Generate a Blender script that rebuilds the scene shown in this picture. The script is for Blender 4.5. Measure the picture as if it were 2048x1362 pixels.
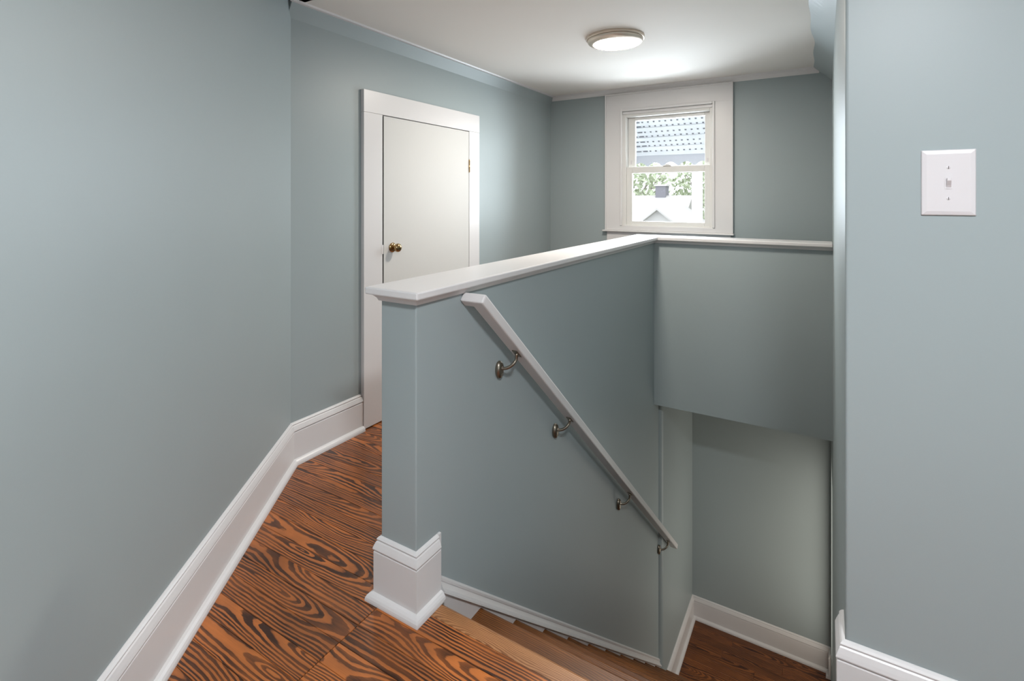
import bpy, bmesh, math, random
from mathutils import Vector, Matrix
random.seed(7)
for _o in list(bpy.data.objects): bpy.data.objects.remove(_o)
SC = bpy.context.scene
COL = SC.collection

# ------------------------------------------------------------------ camera
CAM_H, YAW = 1.40, 31.146
cd = bpy.data.cameras.new('camera'); cam = bpy.data.objects.new('camera', cd); COL.objects.link(cam)
cam.location = (0, 0, CAM_H); cam.rotation_euler = (math.radians(90), 0, math.radians(YAW))
cd.sensor_fit = 'HORIZONTAL'; cd.sensor_width = 36.0; cd.lens = 36.0*1035.84/2048
cd.shift_y = -285.0/2048; cd.clip_start = 0.02; cd.clip_end = 200
SC.camera = cam

# ------------------------------------------------------------------ world, lights, exposure
vs = SC.view_settings
vs.view_transform = 'Standard'; vs.look = 'None'; vs.gamma = 1.0; vs.use_curve_mapping = False
vs.exposure = 0.06
LAMP_E = 185.0         # radiance of the ceiling lamp diffuser in view
HALL_E = 372.0         # radiance of the second one, above the camera
LAMP_C = (1.0, 0.93, 0.84)
HALL_C = (0.93, 0.965, 1.0)
W = bpy.data.worlds.new('sky'); SC.world = W; W.use_nodes = True
bg = W.node_tree.nodes['Background']; bg.inputs[0].default_value = (0.88, 0.94, 1.0, 1); bg.inputs[1].default_value = 3.0

def area_light(name, loc, rot, sx, sy, power, color):
    l = bpy.data.lights.new(name, 'AREA'); l.shape = 'RECTANGLE'; l.size = sx; l.size_y = sy
    l.energy = power; l.color = color
    o = bpy.data.objects.new(name, l); COL.objects.link(o); o.location = loc; o.rotation_euler = rot
    return o
# daylight entering at the windows (the one in view and the one behind the camera)
area_light('daylight_hall_window', (1.97, -1.10, 1.30), (0, math.radians(90), 0), 1.3, 1.3, 9, (0.62, 0.82, 1.0))
area_light('daylight_gable_window', (-1.23, 4.86, 1.65), (math.radians(-90), 0, 0), 0.66, 0.95, 36, (0.80, 0.91, 1.0))
area_light('fill_lower_hall', (0.11, 4.85, -1.75), (0, math.radians(90), 0), 1.6, 0.75, 8.0, (1.0, 0.93, 0.82))  # warm fill added in the lower doorway

# ------------------------------------------------------------------ helpers
WLOC = {}
def link(name, me, mat=None, parent=None, loc=(0,0,0)):
    o = bpy.data.objects.new(name, me); COL.objects.link(o)
    if mat is not None and me is not None:
        me.materials.clear(); me.materials.append(mat)
    loc = Vector(loc); WLOC[o.name] = loc
    if parent is not None:
        o.parent = parent; o.location = loc - WLOC[parent.name]
    else: o.location = loc
    return o
def empty(name, loc):
    o = link(name, None, None, None, loc); o.empty_display_size = 0.1; return o
def mesh(name, verts, faces, smooth=False):
    me = bpy.data.meshes.new(name); me.from_pydata([tuple(v) for v in verts], [], faces)
    bm = bmesh.new(); bm.from_mesh(me); bmesh.ops.recalc_face_normals(bm, faces=bm.faces); bm.to_mesh(me); bm.free()
    if smooth:
        for p in me.polygons: p.use_smooth = True
    me.update(); return me
def bevel(o, w, seg=2, ang=35):
    m = o.modifiers.new('bevel', 'BEVEL'); m.width = w; m.segments = seg; m.limit_method = 'ANGLE'; m.angle_limit = math.radians(ang)
    m.harden_normals = False
    return o
def tag(o, label=None, cat=None, group=None, kind=None):
    if label: o['label'] = label
    if cat: o['category'] = cat
    if group: o['group'] = group
    if kind: o['kind'] = kind
    return o
def boxes_mesh(name, bl, org=(0,0,0)):
    V, Fs = [], []
    for (x0,x1,y0,y1,z0,z1) in bl:
        b = len(V)
        for z in (z0,z1):
            for (x,y) in ((x0,y0),(x1,y0),(x1,y1),(x0,y1)): V.append((x-org[0], y-org[1], z-org[2]))
        Fs += [tuple(b+i for i in f) for f in ((0,3,2,1),(4,5,6,7),(0,1,5,4),(1,2,6,5),(2,3,7,6),(3,0,4,7))]
    return mesh(name, V, Fs)
def box(name, x0,x1,y0,y1,z0,z1, mat, parent=None, bev=0, center=False):
    org = ((x0+x1)/2,(y0+y1)/2,(z0+z1)/2) if center else ((x0+x1)/2,(y0+y1)/2,z0)
    o = link(name, boxes_mesh(name, [(x0,x1,y0,y1,z0,z1)], org), mat, parent, org)
    if bev: bevel(o, bev)
    return o
def boxes(name, bl, mat, parent=None, bev=0):
    o = link(name, boxes_mesh(name, bl), mat, parent)
    if bev: bevel(o, bev)
    return o
def prism(name, poly, axis, a0, a1, mat, parent=None, bev=0):
    """poly: 2D points in the plane normal to axis (x:(y,z) y:(x,z) z:(x,y)), extruded a0..a1"""
    n = len(poly); V = []
    for a in (a0, a1):
        for (u, v) in poly:
            V.append({'x':(a,u,v),'y':(u,a,v),'z':(u,v,a)}[axis])
    Fs = [tuple(range(n)), tuple(range(2*n-1, n-1, -1))] + [(i,(i+1)%n,n+(i+1)%n,n+i) for i in range(n)]
    o = link(name, mesh(name, V, Fs), mat, parent)
    if bev: bevel(o, bev)
    return o
def sweep(name, prof, path, z0, mat, parent=None):
    """prof: closed list (out, z); path: 2D polyline, 'out' is to its right; mitred corners"""
    P = [Vector(p) for p in path]; n = len(P); V = []; k = len(prof)
    for i, p in enumerate(P):
        def nr(a, b):
            d = (b-a).normalized(); return Vector((d.y, -d.x))
        if i == 0: m = nr(P[0],P[1])
        elif i == n-1: m = nr(P[-2],P[-1])
        else:
            a = nr(P[i-1],P[i]); b = nr(P[i],P[i+1]); m = (a+b)/(1+a.dot(b))
        for (o_, z) in prof: V.append((p.x+m.x*o_, p.y+m.y*o_, z0+z))
    Fs = [tuple(range(k)), tuple(range(n*k-1,(n-1)*k-1,-1))]
    for i in range(n-1):
        for j in range(k):
            Fs.append((i*k+j, i*k+(j+1)%k, (i+1)*k+(j+1)%k, (i+1)*k+j))
    return link(name, mesh(name, V, Fs), mat, parent)
def tube(name, pts, radii, mat, parent=None, seg=12, org=(0,0,0)):
    P = [Vector(p) for p in pts]; V = []; n = len(P)
    t = (P[1]-P[0]).normalized(); u = t.orthogonal().normalized()
    for i in range(n):
        t = (P[min(i+1,n-1)]-P[max(i-1,0)]).normalized()
        u = (u - t*u.dot(t)).normalized(); w = t.cross(u)
        r = radii[i] if isinstance(radii,(list,tuple)) else radii
        for j in range(seg):
            a = 2*math.pi*j/seg; V.append(P[i]+u*(r*math.cos(a))+w*(r*math.sin(a))-Vector(org))
    Fs = [tuple(range(seg-1,-1,-1)), tuple(range((n-1)*seg, n*seg))]
    for i in range(n-1):
        for j in range(seg): Fs.append((i*seg+j, i*seg+(j+1)%seg, (i+1)*seg+(j+1)%seg, (i+1)*seg+j))
    return link(name, mesh(name, V, Fs, True), mat, parent, org)
def lathe(name, prof, mat, parent, loc, axis='z', seg=64, sx=1.0, sy=1.0, smooth=True):
    """prof: list of (r, h) along the axis"""
    V, Fs = [], []
    for (r,h) in prof:
        for j in range(seg):
            a = 2*math.pi*j/seg; c_, s_ = r*math.cos(a)*sx, r*math.sin(a)*sy
            V.append({'z':(c_,s_,h),'x':(h,c_,s_),'y':(c_,h,s_)}[axis])
    n = len(prof)
    for i in range(n-1):
        for j in range(seg): Fs.append((i*seg+j, i*seg+(j+1)%seg, (i+1)*seg+(j+1)%seg, (i+1)*seg+j))
    Fs.append(tuple(range(seg))); Fs.append(tuple(range((n-1)*seg, n*seg)))
    me = mesh(name, V, Fs, smooth)
    o = link(name, me, mat, parent, loc)
    if smooth:
        m = o.modifiers.new('split','EDGE_SPLIT'); m.split_angle = math.radians(40)
    return o

# ------------------------------------------------------------------ materials
def lin(*c): return tuple(((v/255+0.055)/1.055)**2.4 if v/255 > 0.04045 else v/255/12.92 for v in c)+(1.0,)
class N:
    def __init__(s, name):
        s.m = bpy.data.materials.new(name); s.m.use_nodes = True; s.t = s.m.node_tree; s.b = s.t.nodes['Principled BSDF']
    def new(s, typ, **k):
        n = s.t.nodes.new(typ)
        for a, v in k.items(): setattr(n, a, v)
        return n
    def lk(s, a, b): s.t.links.new(a, b)
    def math(s, op, a, b=None, c=None):
        n = s.new('ShaderNodeMath', operation=op)
        for i, v in enumerate((a,b,c)):
            if v is None: continue
            if isinstance(v,(int,float)): n.inputs[i].default_value = v
            else: s.lk(v, n.inputs[i])
        return n.outputs[0]
    def noise(s, vec, scale, detail=3, rough=0.5, dim='3D'):
        n = s.new('ShaderNodeTexNoise', noise_dimensions=dim); n.inputs['Scale'].default_value = scale
        n.inputs['Detail'].default_value = detail; n.inputs['Roughness'].default_value = rough
        if vec is not None: s.lk(vec, n.inputs['Vector'])
        return n.outputs[0]
    def comb(s, x, y, z):
        n = s.new('ShaderNodeCombineXYZ')
        for i, v in enumerate((x,y,z)):
            if isinstance(v,(int,float)): n.inputs[i].default_value = v
            else: s.lk(v, n.inputs[i])
        return n.outputs[0]
    def ramp(s, fac, stops, interp='LINEAR'):
        n = s.new('ShaderNodeValToRGB'); r = n.color_ramp; r.interpolation = interp
        while len(r.elements) < len(stops): r.elements.new(0.5)
        for e, (p, c) in zip(r.elements, stops): e.position = p; e.color = c
        s.lk(fac, n.inputs[0]); return n.outputs[0]
    def mix(s, fac, a, b, blend='MIX'):
        n = s.new('ShaderNodeMix', data_type='RGBA', blend_type=blend)
        for i, v in ((0,fac),(6,a),(7,b)):
            if isinstance(v,(int,float)): n.inputs[i].default_value = v
            elif isinstance(v, tuple): n.inputs[i].default_value = v
            else: s.lk(v, n.inputs[i])
        return n.outputs[2]
    def bump(s, h, strength, dist):
        n = s.new('ShaderNodeBump'); n.inputs['Strength'].default_value = strength; n.inputs['Distance'].default_value = dist
        s.lk(h, n.inputs['Height']); s.lk(n.outputs[0], s.b.inputs['Normal'])
def paint(name, col, rough, spec=0.4, var=0.03, bstr=0.12, bscale=260):
    n = N(name); g = n.new('ShaderNodeNewGeometry').outputs['Position']
    f = n.noise(g, 1.7, 4)
    dk = tuple(c*(1-var) for c in col[:3])+(1,); lt = tuple(min(1,c*(1+var)) for c in col[:3])+(1,)
    n.lk(n.mix(f, dk, lt), n.b.inputs['Base Color'])
    n.b.inputs['Roughness'].default_value = rough; n.b.inputs['Specular IOR Level'].default_value = spec
    big = n.math('MULTIPLY', n.noise(g, 9, 2), 3.0)
    n.bump(n.math('ADD', n.noise(g, bscale, 3), big), bstr, 0.0006)
    return n.m
M = {}
M['wall'] = paint('teal_grey_paint', lin(157,167,168), 0.42, 0.38)
M['ceil'] = paint('ceiling_paint', lin(238,233,227), 0.75, 0.2, 0.015, 0.2)
M['white'] = paint('white_gloss_paint', lin(218,215,214), 0.32, 0.45, 0.012, 0.06, 120)
M['door'] = paint('white_door_paint', lin(206,204,200), 0.5, 0.3, 0.015, 0.25, 90)
M['vinyl'] = paint('white_vinyl', lin(222,220,216), 0.35, 0.4, 0.01, 0.02)
M['plastic'] = paint('white_plastic', lin(214,210,211), 0.35, 0.4, 0.005, 0.01)
M['plaster'] = paint('plain_plaster', lin(215,212,206), 0.8, 0.2)
def metal(name, col, rough, var=0.15):
    n = N(name); tc = n.new('ShaderNodeTexCoord').outputs['Object']
    n.lk(n.mix(n.noise(tc, 60, 3), tuple(c*(1-var) for c in col[:3])+(1,), col), n.b.inputs['Base Color'])
    n.b.inputs['Metallic'].default_value = 1; n.b.inputs['Roughness'].default_value = rough
    return n.m
M['nickel'] = metal('antique_nickel', lin(150,140,126), 0.3)
M['brass'] = metal('aged_brass', lin(190,158,112), 0.18, 0.3)
M['ring'] = metal('brushed_nickel', lin(226,215,202), 0.48, 0.05)
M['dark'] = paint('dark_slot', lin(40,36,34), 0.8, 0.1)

def wood(name, light, dark, spacing, contrast_pos, rough, along='x', tint_var=0.25, fine=0.35, coat=0.15):
    """plain-sawn board: rings around a wandering pith, so cathedrals, ovals and straight grain appear"""
    n = N(name); tc = n.new('ShaderNodeTexCoord').outputs['Object']
    sp = n.new('ShaderNodeSeparateXYZ'); n.lk(tc, sp.inputs[0])
    x, y = (sp.outputs[0], sp.outputs[1]) if along == 'x' else (sp.outputs[1], sp.outputs[0])
    R = n.new('ShaderNodeObjectInfo').outputs['Random']
    R2 = n.math('FRACT', n.math('MULTIPLY', R, 17.13)); R3 = n.math('FRACT', n.math('MULTIPLY', R, 91.7))
    xs = n.math('ADD', x, n.math('MULTIPLY', R, 61.0))
    # pith line: lateral wander and depth wander along the board
    nv = n.comb(xs, n.math('MULTIPLY', R2, 40.0), 0.0)
    wob = n.math('MULTIPLY', n.math('SUBTRACT', n.noise(nv, 0.9, 2), 0.5), 0.08)
    yy = n.math('ADD', n.math('ADD', y, wob), n.math('MULTIPLY', n.math('SUBTRACT', R2, 0.5), 0.17))
    nv2 = n.comb(xs, 3.0, n.math('MULTIPLY', R3, 40.0))
    dep = n.math('MULTIPLY', n.math('SUBTRACT', n.noise(nv2, 1.0, 1), 0.39), 0.30)
    # fine waver of the rings
    wv = n.comb(n.math('MULTIPLY', xs, 11.0), n.math('MULTIPLY', y, 36.0), n.math('MULTIPLY', R3, 20.0))
    wav = n.math('MULTIPLY', n.math('SUBTRACT', n.noise(wv, 1.0, 3), 0.5), 0.010)
    r = n.math('SQRT', n.math('ADD', n.math('MULTIPLY', yy, yy), n.math('MULTIPLY', dep, dep)))
    r = n.math('ADD', r, wav)
    spv = n.math('MULTIPLY', n.math('SUBTRACT', n.noise(n.comb(n.math('MULTIPLY', r, 26.0), R, R3), 1.0, 1), 0.5), 2.6)
    ring = n.math('FRACT', n.math('ADD', n.math('DIVIDE', r, spacing), spv))
    band = n.ramp(ring, [(0.0,(0,0,0,1)),(contrast_pos*0.8,(0.18,0.18,0.18,1)),(contrast_pos,(1,1,1,1)),(0.93,(0.85,0.85,0.85,1)),(1.0,(0,0,0,1))])
    fv = n.comb(n.math('MULTIPLY', xs, 12.0), n.math('MULTIPLY', y, 420.0), R)
    fib = n.noise(fv, 1.0, 4, 0.6)
    blot = n.noise(n.comb(n.math('MULTIPLY', xs, 5.0), n.math('MULTIPLY', y, 16.0), R2), 1.0, 3)
    amt = n.math('MULTIPLY', band, n.math('ADD', n.math('MULTIPLY', blot, 1.3), 0.25))
    amt = n.math('ADD', amt, n.math('MULTIPLY', n.math('SUBTRACT', fib, 0.5), fine))
    amt.node.use_clamp = True
    wear = n.noise(n.comb(n.math('MULTIPLY', xs, 2.6), n.math('MULTIPLY', y, 9.0), R3), 1.0, 4, 0.6)
    deep = tuple(c*0.62 for c in light[:3])+(1,)
    base = n.mix(n.ramp(wear, [(0.38,(0,0,0,1)),(0.68,(1,1,1,1))]), light, deep)
    col = n.mix(amt, base, dark)
    tint = n.math('ADD', n.math('MULTIPLY', R3, tint_var), 1.0-tint_var*0.5)
    hs = n.new('ShaderNodeHueSaturation'); n.lk(col, hs.inputs['Color']); n.lk(tint, hs.inputs['Value'])
    n.lk(hs.outputs[0], n.b.inputs['Base Color'])
    n.lk(n.math('ADD', n.math('MULTIPLY', blot, 0.12), rough-0.06), n.b.inputs['Roughness'])
    n.b.inputs['Coat Weight'].default_value = coat; n.b.inputs['Coat Roughness'].default_value = 0.12
    n.b.inputs['Specular IOR Level'].default_value = 0.4
    n.bump(n.math('SUBTRACT', 1.0, amt), 0.12, 0.0008)
    return n.m
M['pine'] = wood('stained_heart_pine', lin(190,110,52), lin(58,29,13), 0.0105, 0.5, 0.30, coat=0.25, fine=0.5)
M['oak'] = wood('stained_oak_tread', lin(142,88,42), lin(74,40,16), 0.007, 0.55, 0.36, tint_var=0.25, fine=0.5)
M['nosing'] = wood('oak_nosing_sheen', lin(186,132,86), lin(122,74,40), 0.0055, 0.5, 0.34, tint_var=0.0, fine=0.6)  # sheen on the oak is put into its pale base colour
M['lower'] = wood('dark_oak_boards', lin(140,82,40), lin(58,28,12), 0.010, 0.5, 0.34, fine=0.5)

# ------------------------------------------------------------------ dimensions (metres; camera stands at the origin)
CEIL = 2.43
XP = -1.17          # stair face of the half wall
XP0 = -1.33         # hall face of the half wall
YP = 1.316          # near end of the half wall
YF = 4.131          # stair face of the far half wall
XR = 0.046          # right wall of the stairwell
YR = 1.65           # wall with the switch
XD, YW = -2.40, 4.73
LOW = -2.79         # lower hall floor
CX0, CY0 = -2.40, 1.726          # corner of angled wall and door wall
DX, DY = 0.5997, -0.8002         # direction of the angled wall, towards the camera
LT = 2.93
LX, LY = CX0+DX*LT, CY0+DY*LT    # end of the angled wall behind the frame

def struct(o, label, cat='wall'):
    return tag(o, label, cat, None, 'structure')

# ------------------------------------------------------------------ shell
nx, ny = -DY*-1, DX*-1           # outward normal (away from the room)
nx, ny = -0.8002, -0.5997
T = 0.12
struct(prism('wall_left', [(CX0-0.12,CY0+0.155),(CX0,CY0),(LX,LY),(LX+nx*T,LY+ny*T),(CX0+nx*T-0.05,CY0+ny*T)], 'z', -0.1, CEIL, M['wall']),
       'teal grey angled wall filling the left side of the hall')
struct(prism('wall_door_side', [(XD,-0.1),(XD,2.345),(XD+0.043,CEIL),(XD-T,CEIL),(XD-T,-0.1)], 'y', CY0-0.02, YW+0.15, M['wall']),
       'teal grey wall holding the low white closet door')
WX0, WX1, WZ0, WZ1 = -1.65, -0.813, 1.12, 2.23
struct(boxes('wall_window_side', [(XD-T,WX0,YW,YW+0.15,-0.1,CEIL+0.02),(WX1,XR+0.2,YW,YW+0.15,-0.1,CEIL+0.02),
       (WX0,WX1,YW,YW+0.15,-0.1,WZ0),(WX0,WX1,YW,YW+0.15,WZ1,CEIL+0.02)], M['wall']),
       'teal grey end wall around the small window')
wr = prism('wall_right', [(XR,YR+0.008),(XR+0.0006,YR+0.0049),(XR+0.0023,YR+0.0023),(XR+0.0049,YR+0.0006),(XR+0.008,YR),(2.0,YR),(2.0,YR+0.12),(XR+0.12,YR+0.12),(XR+0.12,YW),(XR,YW)], 'z', 0.0, CEIL, M['wall'])
struct(wr, 'teal grey wall with the light switch at the right edge')
struct(boxes('wall_stair_right', [(XR,XR+0.12,1.40,4.45,LOW-0.1,0.0),(XR,XR+0.12,4.45,5.27,LOW+2.05,0.0),(XR,XR+0.12,5.27,5.50,LOW-0.1,0.0)], M['wall']), 'lower part of the right stairwell wall, below the hall floor')  # landing doorway added as an opening for the lower hall fill
struct(box('wall_stair_left', XP0,XP,YP,4.36,LOW-0.1,1.05, M['wall'], bev=0.004), 'long teal half wall beside the stairs carrying the handrail')
struct(box('wall_stair_far', XP,XR,YF,YF+0.15,-0.25,1.05, M['wall']), 'short teal half wall across the far end of the stairwell')
_wl = prism('wall_lower_left', [(XP0+0.01,4.30),(XP-0.006,4.258),(XP+0.004,4.262),(XP+0.014,4.268),(XP+0.023,4.277),(XP+0.029,4.288),(XP+0.031,4.30),(XP+0.031,5.50),(XP0+0.01,5.50)], 'z', LOW-0.1, -0.24, M['wall']); struct(_wl, 'narrow strip of lower hall wall past the foot of the handrail')
struct(box('wall_lower_far', XP0,XR+0.12,5.38,5.50,LOW-0.1,-0.24, M['wall']), 'teal wall at the far end of the lower hall')
struct(boxes('wall_lower_room', [(1.5,1.6,3.9,5.9,LOW-0.1,-0.2),(XR+0.12,1.5,3.8,3.9,LOW-0.1,-0.2),(XR+0.12,1.5,5.8,5.9,LOW-0.1,-0.2),(XR+0.12,1.5,3.9,5.8,-0.25,-0.2),(XR,1.5,3.9,5.8,LOW-0.1,LOW-0.005)], M['plaster']),
       'plain walls of the unseen room added behind the lower doorway')
# the space behind the camera
struct(box('wall_hall_left', LX-0.12,LX,-2.80,LY,-0.1,CEIL, M['wall']), 'teal hall wall behind the camera position on the left')
BW = (-1.75,-0.45,0.65,1.95)
struct(boxes('wall_hall_right', [(2.0,2.12,-2.80,BW[0],-0.1,CEIL),(2.0,2.12,BW[1],YR+0.12,-0.1,CEIL),(2.0,2.12,BW[0],BW[1],-0.1,BW[2]),(2.0,2.12,BW[0],BW[1],BW[3],CEIL)], M['wall']),
       'teal hall wall with a window behind the camera position on the right')
struct(box('wall_back', LX-0.12,2.12,-2.92,-2.80,-0.1,CEIL, M['wall']), 'teal wall closing the hall behind the camera position')
ce = struct(boxes('ceiling', [(XD-T,XR-0.114,CY0-0.3,YW+0.15,CEIL,CEIL+0.1),(XD-T,2.12,-2.92,YR+0.12,CEIL,CEIL+0.1),(XR-0.114,XR+0.12,YR+0.12,YW+0.15,CEIL,CEIL+0.1)], M['ceil']),
       'off white painted ceiling', 'ceiling')
# sloped strip between ceiling and right stairwell wall, hand-finished wavy edge
V, Fs = [], []
ys = [YR+0.12+(YW-YR-0.12)*i/48 for i in range(49)]
for i, y in enumerate(ys):
    wv = 0.006*math.sin(y*5.1)+0.005*math.sin(y*11.3+1)
    V += [(XR-0.114+wv,y,CEIL-0.0005),(XR-0.114+wv,y,CEIL-0.004),(XR-0.05,y,CEIL-0.066),(XR+0.001,y,CEIL-0.112),(XR+0.001,y,CEIL-0.0005)]
for i in range(48):
    for j in range(5): Fs.append((i*5+j,i*5+(j+1)%5,(i+1)*5+(j+1)%5,(i+1)*5+j))
Fs += [(0,1,2,3,4),tuple(48*5+j for j in range(5))]
struct(link('ceiling_slope', mesh('ceiling_slope',V,Fs), M['wall']), 'narrow teal sloped strip joining ceiling to the right stairwell wall', 'ceiling')
struct(box('ceiling_lower_hall', XP,XR,YF+0.15,5.38,-0.25,-0.20, M['ceil']), 'ceiling of the lower hall under the landing', 'ceiling')

# ------------------------------------------------------------------ upper floor
floor = struct(boxes('floor', [(XD-T,XP0,CY0-2.5,YW,-0.25,-0.02),(XP0,XR,-2.8,1.335,-0.25,-0.02),(XR,2.0,-2.8,YR,-0.25,-0.02),(XP0,XR,YF+0.15,YW,-0.199,-0.02),(LX-.1,XP0,-2.8,CY0-2.5,-0.25,-0.02)], M['plaster']),
       'glossy stained pine board floor of the upper hall', 'floor')
PW = 0.077; Y00 = 1.115
def wall_x(y):      # floor line of the angled wall
    return CX0+(CY0-y)*(-DX/DY)
def plank(name, poly, zt, th, mat, parent):
    cx_ = sum(p[0] for p in poly)/len(poly); cy_ = (min(p[1] for p in poly)+max(p[1] for p in poly))/2
    n = len(poly); b = 0.0010
    V = [(p[0]-cx_,p[1]-cy_,-th) for p in poly]+[(p[0]-cx_,p[1]-cy_,-b) for p in poly]
    for p in poly:
        dx = b if p[0] < cx_ else -b; dy = b if p[1] < cy_ else -b
        V.append((p[0]-cx_+dx,p[1]-cy_+dy,0))
    Fs = [tuple(range(n-1,-1,-1)), tuple(range(2*n,3*n))]
    for k in (0,1):
        for i in range(n): Fs.append((k*n+i,k*n+(i+1)%n,(k+1)*n+(i+1)%n,(k+1)*n+i))
    return link(name, mesh(name,V,Fs), mat, parent, (cx_,cy_,zt))
g = 0.0006
k = -34
while Y00+PW*k < YW-0.01:
    y0 = Y00+PW*k; y1 = min(y0+PW, YW-0.002); k += 1
    jit = random.uniform(-0.0012,0.0012); xs_ = -1.311+jit
    # boards left of the seam (cut along the angled wall / door wall)
    if y0 > -0.05:
        xa = max(wall_x(y0) if y0 < CY0 else XD, XD)+0.008; xb = max(wall_x(y1) if y1 < CY0 else XD, XD)+0.008
        xe = xs_ if y1 < 1.36 else XP0-0.001
        plank('floor_board', [(xa,y0+g),(xe,y0+g),(xe,y1-g),(xb,y1-g)], random.uniform(-0.0004,0.0003), 0.02, M['pine'], floor)
    # boards right of the seam
    if y1 < 1.35 and y0 > -1.2:
        xl = xs_+0.0018 if y0 > -0.05 else max(LX, wall_x(y0))+0.02
        plank('floor_board', [(xl,y0+g),(1.99,y0+g),(1.99,y1-g),(xl,y1-g)], random.uniform(-0.0004,0.0003), 0.02, M['pine'], floor)
    elif y0 > 1.33 and y1 < YR+0.02:
        plank('floor_board', [(XR+0.002,y0+g),(1.99,y0+g),(1.99,min(y1,YR)-g),(XR+0.002,min(y1,YR)-g)], 0, 0.02, M['pine'], floor)
ffar = boxes('board_field', [(LX+0.01,1.99,-2.79,-1.24,-0.02,0.0)], M['pine'], floor); ffar['kind'] = 'stuff'

# ------------------------------------------------------------------ baseboards
BOARD = [(0,0),(0.019,0),(0.019,0.166),(0.0165,0.170),(0,0.170)]
CAPM = [(0,0.1705),(0.013,0.1705),(0.0135,0.1725),(0.0205,0.174),(0.0215,0.178),(0.0185,0.187),(0.013,0.200),(0.0085,0.204),(0.0085,0.2055),(0.0115,0.2065),(0.0115,0.2095),(0.0075,0.2145),(0.003,0.2175),(0,0.218)]
SHOE = [(0.0192,0),(0.040,0),(0.040,0.006),(0.0385,0.013),(0.0345,0.020),(0.028,0.026),(0.0192,0.029)]
def baseboard(name, path, z0, label, shoe=True):
    b = sweep(name, BOARD, path, z0, M['white']); struct(b, label, 'baseboard')
    sweep('cap_molding', CAPM, path, z0, M['white'], b)
    if shoe: sweep('shoe_molding', SHOE, path, z0, M['white'], b)
    return b
baseboard('baseboard_left', [(LX,LY),(CX0,CY0),(XD,2.206)], 0, 'tall white baseboard running along the angled left wall to the door')
bp = baseboard('baseboard_half_wall', [(XP0,4.1),(XP0,YP),(XP,YP),(XP,1.424)], 0, 'white baseboard wrapped round the near foot of the half wall')
box('end_strip', XP,XP+0.010,1.4245,1.437,-0.02,0.219, M['white'], bp, 0.001)
baseboard('baseboard_right', [(XR,1.765),(XR,YR),(2.0,YR)], 0, 'white baseboard under the light switch, returned round the corner', False)
baseboard('baseboard_lower_hall', [(XP+0.031,4.405),(XP+0.031,5.38),(XR,5.38),(XR,5.285)], LOW, 'white baseboard round the lower hall at the foot of the stairs')
baseboard('baseboard_far', [(XD,3.46),(XD,YW),(XR,YW)], 0, 'white baseboard behind the half wall below the window')

# ------------------------------------------------------------------ ceiling trims
t1 = sweep('trim_1', [(0,0),(0.006,0),(0.010,0.012),(0.018,0.030),(0.030,0.040),(0.034,0.047),(0,0.047)], [(XD+0.02,YW),(XR-0.085,YW)], CEIL-0.047, M['white'])
struct(t1, 'small white crown molding above the window', 'trim')
t2 = prism('trim_2', [(XD+0.037,CEIL-0.012),(XD+0.052,CEIL-0.010),(XD+0.056,CEIL),(XD+0.036,CEIL)], 'y', CY0-0.03, YW, M['white'])
struct(t2, 'thin white bead along the ceiling above the closet door', 'trim')

# ------------------------------------------------------------------ cap of the half wall
zc = 1.092
def cap_poly(o):   # L-shaped footprint, overhang o
    return [(XP0-o,YP-o),(XP+o,YP-o),(XP+o,YF-o),(XR-0.001,YF-o),(XR-0.001,YF+0.15+o),(XP0-o,YF+0.15+o)]
c3 = prism('trim_3', cap_poly(0.040), 'z', zc-0.026, zc, M['white'], bev=0.005)
struct(c3, 'white wooden cap along the top of the L shaped half wall', 'trim')
sweep('bed_molding', [(0,0),(0.007,0),(0.011,0.010),(0.020,0.019),(0.028,0.024),(0,0.024)],
      [(XP0,YF+0.1),(XP0,YP),(XP,YP),(XP,YF),(XR-0.001,YF)], zc-0.050, M['white'], c3)

# ------------------------------------------------------------------ stairs
st = empty('staircase', ((XP+XR)/2,1.41,LOW))
tag(st, 'narrow oak staircase going down beside the half wall', 'staircase')
RUN, RISE, Y1n, Z1n = 0.2715, 0.235, 1.682, -0.206
XS0, XS1 = XP+0.0145, XR-0.001
def tread(name, y0, yn, z, mat, XS0=XS0):
    th = 0.030; r = 0.012
    pr = [(y0,z-th),(yn-r,z-th),(yn-r*0.3,z-th+r*0.3),(yn,z-th+r),(yn,z-r),(yn-r*0.3,z-r*0.3),(yn-r,z),(y0,z)]
    o = prism(name, pr, 'x', XS0-(XS0+XS1)/2, XS1-(XS0+XS1)/2, mat)
    # recentre so that the grain is local to each board
    c = Vector((0,(y0+yn)/2,z))
    for v in o.data.vertices: v.co -= c
    o.parent = st; wl = Vector(((XS0+XS1)/2,c.y,c.z)); WLOC[o.name] = wl; o.location = wl-WLOC[st.name]
    return o
nose = tread('landing_nosing', 1.3465, 1.41, -0.0002, M['nosing'])
nose['label'] = 'oak nosing board at the top of the stairs, coloured pale for its sheen'
ynp, zp = 1.41, 0.0
for i in range(1,12):
    yn, z = Y1n+RUN*(i-1), Z1n-RISE*(i-1)
    xa_ = XS0 if yn < 4.2 else XP+0.0315
    box('riser', XS0 if ynp < 4.2 else xa_,XS1,ynp-0.042,ynp-0.024,z,zp-0.030, M['oak'], st)
    tread('tread', ynp-0.024, yn, z, M['oak'], xa_)
    ynp, zp = yn, z
box('riser', XP+0.0315,XS1,ynp-0.042,ynp-0.024,LOW,zp-0.030, M['oak'], st)
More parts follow.
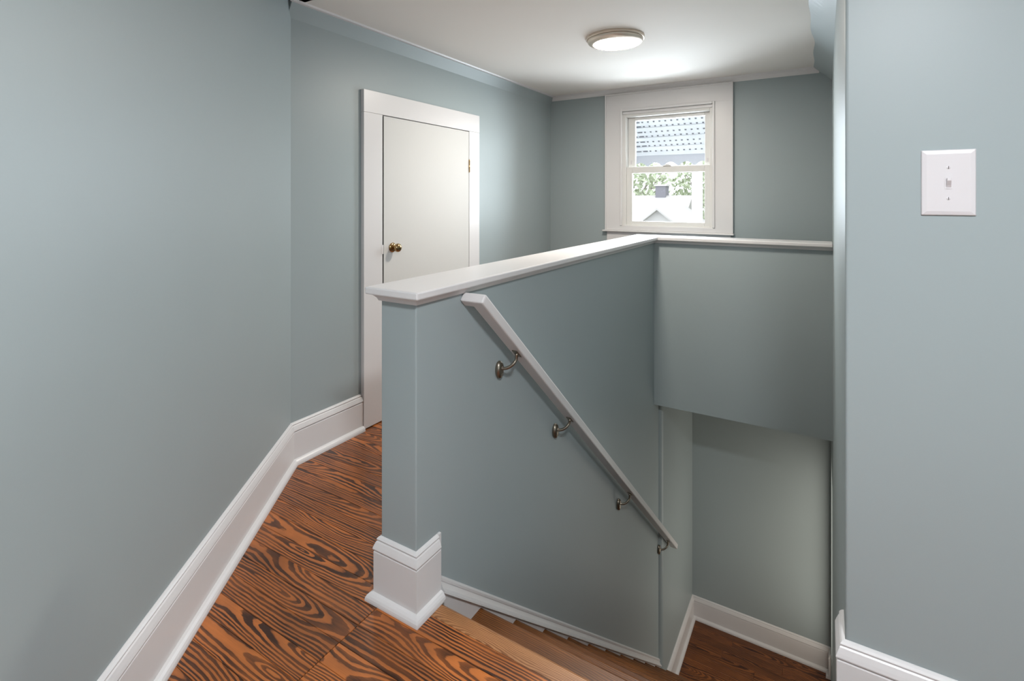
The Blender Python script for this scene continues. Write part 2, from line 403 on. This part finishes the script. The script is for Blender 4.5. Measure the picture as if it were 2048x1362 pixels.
# skirt board with molding on the half wall side
def zt(y): return 0.055-0.8655*(y-1.45)
sk = [(0,0),(0.006,-0.002),(0.011,-0.008),(0.011,-0.017),(0.008,-0.021),(0.015,-0.040),(0.025,-0.050),(0.026,-0.057),(0.014,-0.059),(0.014,-0.33),(0,-0.33)]
V = []; ya, yb = 1.4375, 4.268
for y in (ya, yb):
    for (o_, dz) in sk: V.append((XP+o_, y, max(zt(y)+dz, LOW)))
n = len(sk); Fs = [tuple(range(n)), tuple(range(2*n-1,n-1,-1))]+[(i,(i+1)%n,n+(i+1)%n,n+i) for i in range(n)]
so = link('skirt_board', mesh('skirt_board',V,Fs), M['white'], st); so.location = -WLOC[st.name]
so['label'] = 'white molded skirt board following the slope of the stairs'

# lower hall boards
lf = struct(box('floor_lower_hall', XP0,XR,4.36,5.5,LOW-0.12,LOW-0.02, M['plaster']), 'dark oak board floor at the foot of the stairs', 'floor')
y = 4.37; i = 0
while y < 5.375:
    y1 = min(y+0.083, 5.38); cut = XP+0.3+0.7*random.random()
    for (a,b) in ((XP+0.032,cut),(cut+0.001,XR-0.001)):
        plank('lower_board', [(a,y+g),(b,y+g),(b,y1-g),(a,y1-g)], LOW+random.uniform(-0.0004,0.0002), 0.02, M['lower'], lf)
    y = y1

# ------------------------------------------------------------------ handrail
hr = empty('handrail', (XP+0.075,1.555,1.0))
tag(hr, 'white painted wooden handrail on four metal brackets', 'handrail')
dirv = Vector((0,0.7475,-0.6643)); nv = Vector((0,0.6643,0.7475))
O = Vector((0,1.556,1.018)); L_ = 3.89; th = 0.038
xo, xi = -1.066, -1.127
poly = [(XP+0.0005,0),(xo,0),(xo,L_),(xi,L_),(xi,0.042),(XP+0.0005,0.042)]
V = []
for a in (0, th):
    for (x_, s_) in poly: V.append(Vector((x_,0,0))+O+dirv*s_+nv*a)
n = len(poly); Fs = [tuple(range(n)), tuple(range(2*n-1,n-1,-1))]+[(i,(i+1)%n,n+(i+1)%n,n+i) for i in range(n)]
ro = link('rail', mesh('rail',V,Fs), M['white'], hr); ro.location = -WLOC[hr.name]; bevel(ro, 0.0065, 2)
def rail_bottom(y): return O.z-(y-O.y)*0.6643/0.7475
for (yb, zb) in ((1.822,0.688),(2.345,0.232),(3.28,-0.612),(4.245,-1.470)):
    zb = min(zb, rail_bottom(yb)-0.075)
    xe = XP+0.074; zr = rail_bottom(yb+0.03)-0.001
    pts = [(XP+0.008,yb,zb+0.004),(XP+0.022,yb,zb+0.004)]
    for q in range(9):
        a = q/8*math.radians(78)
        R_ = 0.046
        pts.append((XP+0.024+R_*math.sin(a)*1.05, yb+0.03*(q/8)**1.5, zb+0.004+R_*(1-math.cos(a))))
    pts.append((xe-0.001, yb+0.03, zr-0.006)); pts.append((xe, yb+0.03, zr))
    rad = [0.0095,0.0078]+[0.0066]*9+[0.0072,0.008]
    ar = tube('bracket', pts, rad, M['nickel'], hr, 14, (XP,yb,zb))
    lathe('rosette', [(0.0001,0.0002),(0.026,0.0002),(0.029,0.005),(0.0285,0.011),(0.025,0.017),(0.018,0.0205),(0.011,0.0215),(0.0001,0.022)], M['nickel'], ar, (XP,yb,zb-0.004), 'x', 28, 0.82, 1.28)
    # screw on the rosette
    lathe('screw', [(0.0001,0.010),(0.0045,0.010),(0.0045,0.0195),(0.003,0.0215),(0.0001,0.022)], M['nickel'], ar, (XP,yb,zb-0.023), 'x', 14)
    c = Vector((xe,yb+0.03,0)); c.z = rail_bottom(c.y)
    V = []
    for a in (-0.0035, -0.0002):
        for (u, w) in ((-0.026,-0.012),(0.026,-0.012),(0.026,0.012),(-0.026,0.012)): V.append(Vector((w,0,0))+dirv*u+nv*a)
    sp_ = link('saddle_plate', mesh('saddle_plate',V,[(0,3,2,1),(4,5,6,7),(0,1,5,4),(1,2,6,5),(2,3,7,6),(3,0,4,7)]), M['nickel'], ar, c); bevel(sp_,0.0008,1)

# ------------------------------------------------------------------ closet door
XC = XD+0.025
dY0, dY1, dZ1 = 2.372, 3.282, 1.917
d1 = box('door_1', XD+0.0005,XC-0.001,dY0,dY1,0.012,dZ1, M['door'], None, 0.002)
struct(d1, 'low white flat closet door with a small brass knob', 'door')
box('door_casing', XD,XC,2.207,2.3605,0.006,1.9215, M['white'], d1, 0.0015)
box('door_casing', XD,XC,3.286,3.424,0.006,1.9215, M['white'], d1, 0.0015)
box('head_casing', XD,XC+0.0005,2.206,3.425,1.9222,2.058, M['white'], d1, 0.0015)
box('gap_shade', XD,XD+0.004,2.3605,2.372,0.012,1.92, M['dark'], d1)  # dark strip painting the shade inside the door gap
box('edge_shade', XD+0.001,XC-0.0045,2.3698,2.3718,0.02,dZ1-0.003, M['dark'], d1)  # thin dark strip standing in for the shadowed side of the door
box('gap_shade', XD,XC-0.004,3.2822,3.2858,0.012,1.92, M['dark'], d1)  # same painted shade in the hinge side gap
for hz in (1.60,0.22):
    h_ = lathe('hinge', [(0.0001,0),(0.006,0),(0.006,0.024),(0.0066,0.025),(0.0066,0.047),(0.006,0.048),(0.006,0.070),(0.0066,0.071),(0.0066,0.095),(0.004,0.100),(0.0001,0.101)], M['brass'], d1, (XC+0.002,3.285,hz), 'z', 14)
    box('hinge_leaf', XC-0.001,XC+0.0012,3.287,3.299,hz+0.004,hz+0.094, M['brass'], h_)
KY, KZ = 2.447, 1.083
kn = lathe('knob', [(0.0001,0.0),(0.011,0.0),(0.010,0.012),(0.010,0.026),(0.016,0.031),(0.0245,0.037),(0.0275,0.046),(0.0265,0.055),(0.021,0.062),(0.012,0.0655),(0.0001,0.066)], M['brass'], d1, (XC-0.001,KY,KZ), 'x', 36)
lathe('knob_rose', [(0.0001,0.0),(0.030,0.0),(0.031,0.004),(0.027,0.010),(0.018,0.013),(0.0001,0.0135)], M['brass'], kn, (XC-0.001,KY,KZ), 'x', 36)
lathe('keyhole', [(0.0001,0.0655),(0.0035,0.0655),(0.0035,0.0672),(0.0001,0.0672)], M['dark'], kn, (XC-0.001,KY,KZ), 'x', 12)
box('strike_plate', XC-0.002,XC+0.0008,2.350,2.368,KZ-0.035,KZ+0.022, M['white'], d1, 0.0004)

# ------------------------------------------------------------------ gable window
fy = YW
w1 = boxes('window_1', [(WX0,WX0+0.045,fy+0.0,fy+0.14,WZ0,WZ1),(WX1-0.042,WX1,fy+0.0,fy+0.14,WZ0,WZ1),(WX0+0.045,WX1-0.042,fy,fy+0.14,WZ1-0.07,WZ1),(WX0+0.045,WX1-0.042,fy,fy+0.14,WZ0-0.0,WZ0+0.03)], M['vinyl'], None, 0.003)
struct(w1, 'small white double hung window in the end wall', 'window')
box('side_casing', -1.803,WX0+0.004,YW-0.022,YW,1.098,WZ1+0.0, M['white'], w1, 0.0025)
box('side_casing', WX1-0.004,-0.664,YW-0.022,YW,1.098,WZ1+0.0, M['white'], w1, 0.0025)
box('head_casing', -1.803,-0.664,YW-0.0225,YW,WZ1-0.002,2.384, M['white'], w1, 0.0025)
# outer back band and inner stop bead
sweepb = [(-1.803,-1.790),(-0.677,-0.664)]
for (a,b) in sweepb: box('back_band', a,b,YW-0.030,YW-0.022,1.098,2.384, M['white'], w1, 0.002)
box('back_band', -1.790,-0.677,YW-0.030,YW-0.0225,2.371,2.384, M['white'], w1, 0.002)
box('stop_bead', WX0-0.004,WX0+0.016,YW-0.034,YW-0.022,1.142,WZ1+0.004, M['white'], w1, 0.004)
box('stop_bead', WX1-0.016,WX1+0.004,YW-0.034,YW-0.022,1.142,WZ1+0.004, M['white'], w1, 0.004)
box('stop_bead', WX0+0.016,WX1-0.016,YW-0.034,YW-0.022,WZ1-0.018,WZ1+0.004, M['white'], w1, 0.004)
box('stop_bead', WX0+0.016,WX1-0.016,YW-0.012,YW+0.004,WZ1-0.045,WZ1-0.019, M['white'], w1, 0.003)
box('bottom_casing', WX0+0.0,WX1,YW-0.022,YW,1.098,1.140, M['white'], w1, 0.002)
box('stool', -1.822,-0.655,YW-0.055,YW,1.084,1.0975, M['white'], w1, 0.004)
box('apron', -1.786,-0.682,YW-0.020,YW,0.98,1.0838, M['white'], w1, 0.002)
def sash(name, x0,x1,z0,z1,y0,y1,fl,fr,fb,ft):
    s_ = boxes(name, [(x0,x0+fl,y0,y1,z0,z1),(x1-fr,x1,y0,y1,z0,z1),(x0+fl,x1-fr,y0,y1,z0,z0+fb),(x0+fl,x1-fr,y0,y1,z1-ft,z1)], M['vinyl'], w1, 0.003)
    return s_
# glass
n = N('window_glass'); tr = n.new('ShaderNodeBsdfTransparent'); gl = n.new('ShaderNodeBsdfGlossy'); gl.inputs['Roughness'].default_value = 0.02
lw = n.new('ShaderNodeFresnel'); lw.inputs[0].default_value = 1.25; mx = n.new('ShaderNodeMixShader')
n.lk(lw.outputs[0], mx.inputs[0]); n.lk(tr.outputs[0], mx.inputs[1]); n.lk(gl.outputs[0], mx.inputs[2])
n.lk(mx.outputs[0], n.t.nodes['Material Output'].inputs[0]); M['glass'] = n.m
us = sash('upper_sash', -1.600,-0.860,1.665,2.165,YW+0.062,YW+0.092,0.066,0.047,0.03,0.035)
ls = sash('lower_sash', -1.605,-0.856,1.148,1.690,YW+0.018,YW+0.050,0.055,0.046,0.036,0.058)
box('pane', -1.535,-0.906,YW+0.074,YW+0.078,1.69,2.132, M['glass'], us)
box('pane', -1.551,-0.901,YW+0.032,YW+0.036,1.182,1.634, M['glass'], ls)
lk_ = box('sash_lock', -1.262,-1.190,YW+0.006,YW+0.030,1.690,1.700, M['vinyl'], ls, 0.003)
box('lock_lever', -1.240,-1.205,YW+0.002,YW+0.024,1.700,1.707, M['vinyl'], ls, 0.002)
box('vent_latch', -1.580,-1.566,YW+0.058,YW+0.062,1.72,1.755, M['plastic'], us, 0.001)
box('vent_latch', -0.893,-0.879,YW+0.058,YW+0.062,1.72,1.755, M['plastic'], us, 0.001)

# window behind the camera (outside the frame)
w2 = boxes('window_2', [(2.02,2.10,BW[0],BW[0]+0.05,BW[2],BW[3]),(2.02,2.10,BW[1]-0.05,BW[1],BW[2],BW[3]),(2.02,2.10,BW[0]+.05,BW[1]-.05,BW[2],BW[2]+0.05),(2.02,2.10,BW[0]+.05,BW[1]-.05,BW[3]-0.05,BW[3])], M['vinyl'])
struct(w2, 'white window frame in the hall wall behind the camera position', 'window')
box('pane', 2.058,2.062,BW[0]+.05,BW[1]-.05,BW[2]+.05,BW[3]-.05, M['glass'], w2)

# ------------------------------------------------------------------ ceiling lamps
for key, em, lc in (('diff',LAMP_E,LAMP_C),('diff_hall',HALL_E,HALL_C)):
    n = N('lamp_'+key); n.b.inputs['Base Color'].default_value = (0.9,0.9,0.88,1)
    n.b.inputs['Emission Color'].default_value = lc+(1,); n.b.inputs['Emission Strength'].default_value = em; M[key] = n.m
def ceiling_light(x, y, label, diff):
    e = empty('ceiling_light', (x,y,CEIL)); tag(e, label, 'ceiling light', 'flush ceiling lights')
    lathe('base_ring', [(0.0001,-0.0004),(0.183,-0.0004),(0.184,-0.004),(0.184,-0.014),(0.181,-0.017),(0.0001,-0.017)], M['ring'], e, (x,y,CEIL), 'z', 72)
    lathe('trim_ring', [(0.168,-0.017),(0.175,-0.018),(0.176,-0.024),(0.172,-0.032),(0.163,-0.039),(0.150,-0.044),(0.140,-0.046),(0.136,-0.044),(0.136,-0.020),(0.150,-0.017)], M['ring'], e, (x,y,CEIL), 'z', 72)
    lathe('diffuser', [(0.136,-0.038),(0.134,-0.044),(0.120,-0.048),(0.08,-0.050),(0.0001,-0.051)], diff, e, (x,y,CEIL), 'z', 72)
ceiling_light(-1.152, 3.185, 'round flush ceiling light with a brushed nickel ring over the half wall', M['diff'])
ceiling_light(0.30, 0.10, 'round flush ceiling light above the camera position, out of frame', M['diff_hall'])

# ------------------------------------------------------------------ light switch
sx0, sx1, sz0, sz1 = 0.207, 0.312, 1.357, 1.519
ls_ = empty('light_switch', ((sx0+sx1)/2,YR,(sz0+sz1)/2)); tag(ls_, 'oversized white toggle switch plate on the right wall', 'light switch')
cxs, czs = (sx0+sx1)/2, (sz0+sz1)/2; hw, hh = (sx1-sx0)/2, (sz1-sz0)/2
V = []
for (a, yy_) in ((0.0,-0.0003),(0.0,-0.0035),(0.0022,-0.0052),(0.0085,-0.0068),(0.0105,-0.0072)):
    for (sx_, sz_) in ((-1,-1),(1,-1),(1,1),(-1,1)): V.append((sx_*(hw-a), yy_, sz_*(hh-a)))
Fs = [(0,1,2,3),(16,17,18,19)]+[(r*4+i,r*4+(i+1)%4,(r+1)*4+(i+1)%4,(r+1)*4+i) for r in range(4) for i in range(4)]
pl = link('plate', mesh('plate',V,Fs), M['plastic'], ls_, (cxs,YR,czs)); bevel(pl,0.0012,2,50)
tzc = czs-0.001
tf = boxes('toggle_frame', [(cxs-0.0075,cxs-0.0055,YR-0.0084,YR-0.0065,tzc-0.0145,tzc+0.0145),(cxs+0.0055,cxs+0.0075,YR-0.0084,YR-0.0065,tzc-0.0145,tzc+0.0145),
    (cxs-0.0055,cxs+0.0055,YR-0.0084,YR-0.0065,tzc-0.0145,tzc-0.0125),(cxs-0.0055,cxs+0.0055,YR-0.0084,YR-0.0065,tzc+0.0125,tzc+0.0145)], M['plastic'], ls_)
tf.location = -WLOC[ls_.name]
V = []
for (yy_, zz_, w_, h_) in ((-0.0066,-0.001,0.0048,0.0118),(-0.0100,0.002,0.0046,0.0085),(-0.0185,0.0090,0.0040,0.0036)):
    for (a,b) in ((-1,-1),(1,-1),(1,1),(-1,1)): V.append((a*w_, yy_, zz_+b*h_))
Fs = [(0,1,2,3),(8,9,10,11)]+[(r*4+i,r*4+(i+1)%4,(r+1)*4+(i+1)%4,(r+1)*4+i) for r in range(2) for i in range(4)]
tg = link('toggle', mesh('toggle',V,Fs), M['plastic'], ls_, (cxs,YR,tzc)); bevel(tg,0.0007,2)
for dz in (0.038,-0.038):
    s_ = lathe('screw', [(0.0001,-0.0070),(0.0042,-0.0070),(0.0040,-0.0080),(0.0025,-0.0087),(0.0001,-0.0089)], M['plastic'], ls_, (cxs,YR,tzc+dz), 'y', 16)
    box('screw_slot', cxs-0.0006,cxs+0.0006,YR-0.0091,YR-0.0078,tzc+dz-0.0034,tzc+dz+0.0034, M['dark'], s_)

# ------------------------------------------------------------------ outside the gable window
n = N('awning_metal'); tcn = n.new('ShaderNodeTexCoord').outputs['Object']
n.lk(n.mix(n.noise(tcn, 5, 3), lin(205,206,210), lin(218,219,222)), n.b.inputs['Base Color']); n.b.inputs['Roughness'].default_value = 0.5
M['awn'] = n.m
M['val'] = paint('awning_valance', lin(182,182,188), 0.6, 0.2)
M['awn_shade'] = paint('awning_gap_shade', lin(120,120,126), 0.7, 0.2)
aw = empty('window_awning', (-1.35,YW+0.16,2.62)); tag(aw, 'white slatted metal awning with a scalloped edge outside the window', 'awning')
ax0, ax1 = -2.35, -0.35
NS = 16
A0 = Vector((0,YW+0.152,2.66)); A1 = Vector((0,YW+0.95,1.918)); ad = (A1-A0)/NS; an = Vector((0,-ad.z,ad.y)).normalized()*-1
if an.z > 0: an = -an
for i in range(NS):
    p0 = A0+ad*i; p1 = A0+ad*(i+1)+an*0.0
    V = [(ax0,p0.y,p0.z),(ax1,p0.y,p0.z),(ax1,p1.y+ad.y*0.08,p1.z+ad.z*0.08),(ax0,p1.y+ad.y*0.08,p1.z+ad.z*0.08)]
    off = an*(0.012 if i % 2 else 0.0)
    V = [Vector(v)+off for v in V]; V += [v-an*0.006 for v in V]
    s_ = link('slat', mesh('slat',V,[(0,1,2,3),(7,6,5,4),(0,4,5,1),(1,5,6,2),(2,6,7,3),(3,7,4,0)]), M['awn'], aw); s_.location = -WLOC[aw.name]
    # row of grey plates painting the shade in the gaps of each slat
    bl = []; x_ = ax0+0.05
    V, Fs = [], []
    c0 = p1+off+an*0.002-ad*0.16
    while x_ < ax1-0.05:
        wv = 0.052 if x_ < -1.66 else 0.018
        b = len(V)
        for a in (0,0.002):
            for (u, q) in ((0,-0.11),(1,-0.11),(1,0.11),(0,0.11)): V.append(Vector((x_+u*wv,0,0))+c0+ad*q+an*a)
        Fs += [tuple(b+t for t in f) for f in ((0,1,2,3),(7,6,5,4),(0,4,5,1),(1,5,6,2),(2,6,7,3),(3,7,4,0))]
        x_ += wv+(0.020 if x_ < -1.66 else 0.042)
    v_ = link('vent_shade_row', mesh('vent_shade_row',V,Fs), M['awn_shade'], aw); v_.location = -WLOC[aw.name]; v_['kind'] = 'stuff'
# front bar and scalloped valance
vb = boxes('front_bar', [(ax0,ax1,A1.y-0.01,A1.y+0.03,A1.z-0.05,A1.z-0.005)], M['awn'], aw); vb.location = -WLOC[aw.name]
pts = [(ax0,A1.z-0.05)]; ns = 12; sw = (ax1-ax0)/ns
for i in range(ns):
    for q in range(9):
        a = math.pi*q/8; pts.append((ax0+sw*(i+q/8), A1.z-0.175+0.05*math.sin(a)))
pts.append((ax1,A1.z-0.05))
va = prism('valance', pts, 'y', A1.y+0.012, A1.y+0.018, M['val'], aw); va.location = -WLOC[aw.name]
for x_ in (ax0+0.02, ax1-0.02):
    tube('support_arm', [(x_,YW+0.146,1.88),(x_,YW+0.5,1.885),(x_,A1.y,A1.z-0.03)], 0.010, M['awn'], aw, 8, WLOC[aw.name])

M['roof'] = paint('pale_shingles', lin(176,173,170), 0.8, 0.2, 0.08, 0.3, 30)
M['siding'] = paint('pale_siding', lin(186,184,182), 0.7, 0.2, 0.03)
M['chim'] = paint('grey_chimney', lin(120,119,124), 0.8, 0.2, 0.1)
M['grass'] = paint('pale_lawn', lin(165,168,155), 0.9, 0.1, 0.2)
M['leaf'] = paint('pale_leaves', lin(168,176,150), 0.7, 0.2, 0.3)
M['bark'] = paint('tree_bark', lin(150,142,136), 0.9, 0.1, 0.2)
struct(boxes('ground', [(-40,40,5.52,70,LOW-0.3,LOW-0.2)], M['grass']), 'bright lawn and street outside the window', 'ground')
HX, HY = -3.9, 14.0
nh = empty('neighbor_house', (HX,HY,LOW-0.2)); tag(nh, 'pale neighboring house roof with a small gable seen through the window', 'house')
def loc0(o): o.location = -WLOC[nh.name]; return o
rz = 1.47
loc0(prism('roof', [(HY-3.6,rz-2.3),(HY-3.6,rz-2.2),(HY,rz),(HY+3.6,rz-2.2),(HY+3.6,rz-2.3)], 'x', HX-3.2, HX+0.95, M['roof'], nh))
loc0(boxes('wall', [(HX-3.0,HX+0.75,HY-3.3,HY+3.3,LOW-0.2,rz-2.31)], M['siding'], nh))
GX, GZ = -2.99, 1.19
loc0(prism('gable', [(GX-0.72,GZ-0.60),(GX,GZ-0.04),(GX+0.72,GZ-0.60)], 'y', HY-3.1, HY-0.6, M['siding'], nh))
for sgn in (-1,1):
    loc0(prism('gable_roof', [(GX,GZ-0.04),(GX+sgn*0.80,GZ-0.66),(GX+sgn*0.80,GZ-0.62),(GX,GZ)], 'y', HY-3.25, HY-0.5, M['roof'], nh))
ch = loc0(boxes('chimney', [(HX+0.0,HX+0.27,HY-0.1,HY+0.25,rz-0.3,rz+0.25)], M['chim'], nh))
loc0(boxes('chimney_cap', [(HX-0.03,HX+0.30,HY-0.13,HY+0.28,rz+0.25,rz+0.29)], M['siding'], nh))
up = lathe('utility_pole', [(0.0001,0),(0.11,0),(0.09,7.5),(0.0001,7.5)], M['siding'], None, (-2.03,10.0,LOW-0.2), 'z', 20)
tag(up, 'white pole standing right of the neighboring house', 'pole')
def tree(x, y, h, r, seed, label):
    rnd = random.Random(seed); z0 = LOW-0.2
    t = empty('tree', (x,y,z0)); tag(t, label, 'tree', 'trees outside the window')
    tube('trunk', [(x,y,z0),(x+0.1,y,z0+h*0.35),(x-0.05,y,z0+h*0.6)], [0.2,0.15,0.10], M['bark'], t, 10, (x,y,z0))
    for b in range(6):
        a = rnd.uniform(0,6.28); e = Vector((x+math.cos(a)*r*0.8,y+math.sin(a)*r*0.8,z0+h*rnd.uniform(0.65,0.95)))
        s = Vector((x,y,z0+h*rnd.uniform(0.35,0.58)))
        tube('branch', [s,(s+e)/2+Vector((0,0,0.2)),e], [0.07,0.045,0.015], M['bark'], t, 7, (x,y,z0))
    V, Fs = [], []
    for i in range(2600):
        while True:
            p = Vector((rnd.uniform(-1,1),rnd.uniform(-1,1),rnd.uniform(-1,1)))
            if p.length < 1 and p.length > 0.35: break
        p = Vector((p.x*r,p.y*r,h*0.72+p.z*h*0.36)); sz = rnd.uniform(0.08,0.16)
        u = Vector((rnd.uniform(-1,1),rnd.uniform(-1,1),rnd.uniform(-1,1))).normalized(); w = u.orthogonal().normalized()
        b = len(V); V += [p-u*sz, p+w*sz*0.45, p+u*sz, p-w*sz*0.45]; Fs.append((b,b+1,b+2,b+3))
    f = link('foliage', mesh('foliage',V,Fs), M['leaf'], t, (x,y,z0)); f['kind'] = 'stuff'
tree(-6.6,19.0,6.0,1.9,1,'pale leafy tree behind the neighboring house, left of the chimney')
tree(-3.6,22.5,6.6,2.0,2,'pale leafy tree behind the neighboring house, right of the chimney')
tree(-1.6,14.5,5.8,1.2,3,'thin pale tree beyond the white pole at the right of the window')
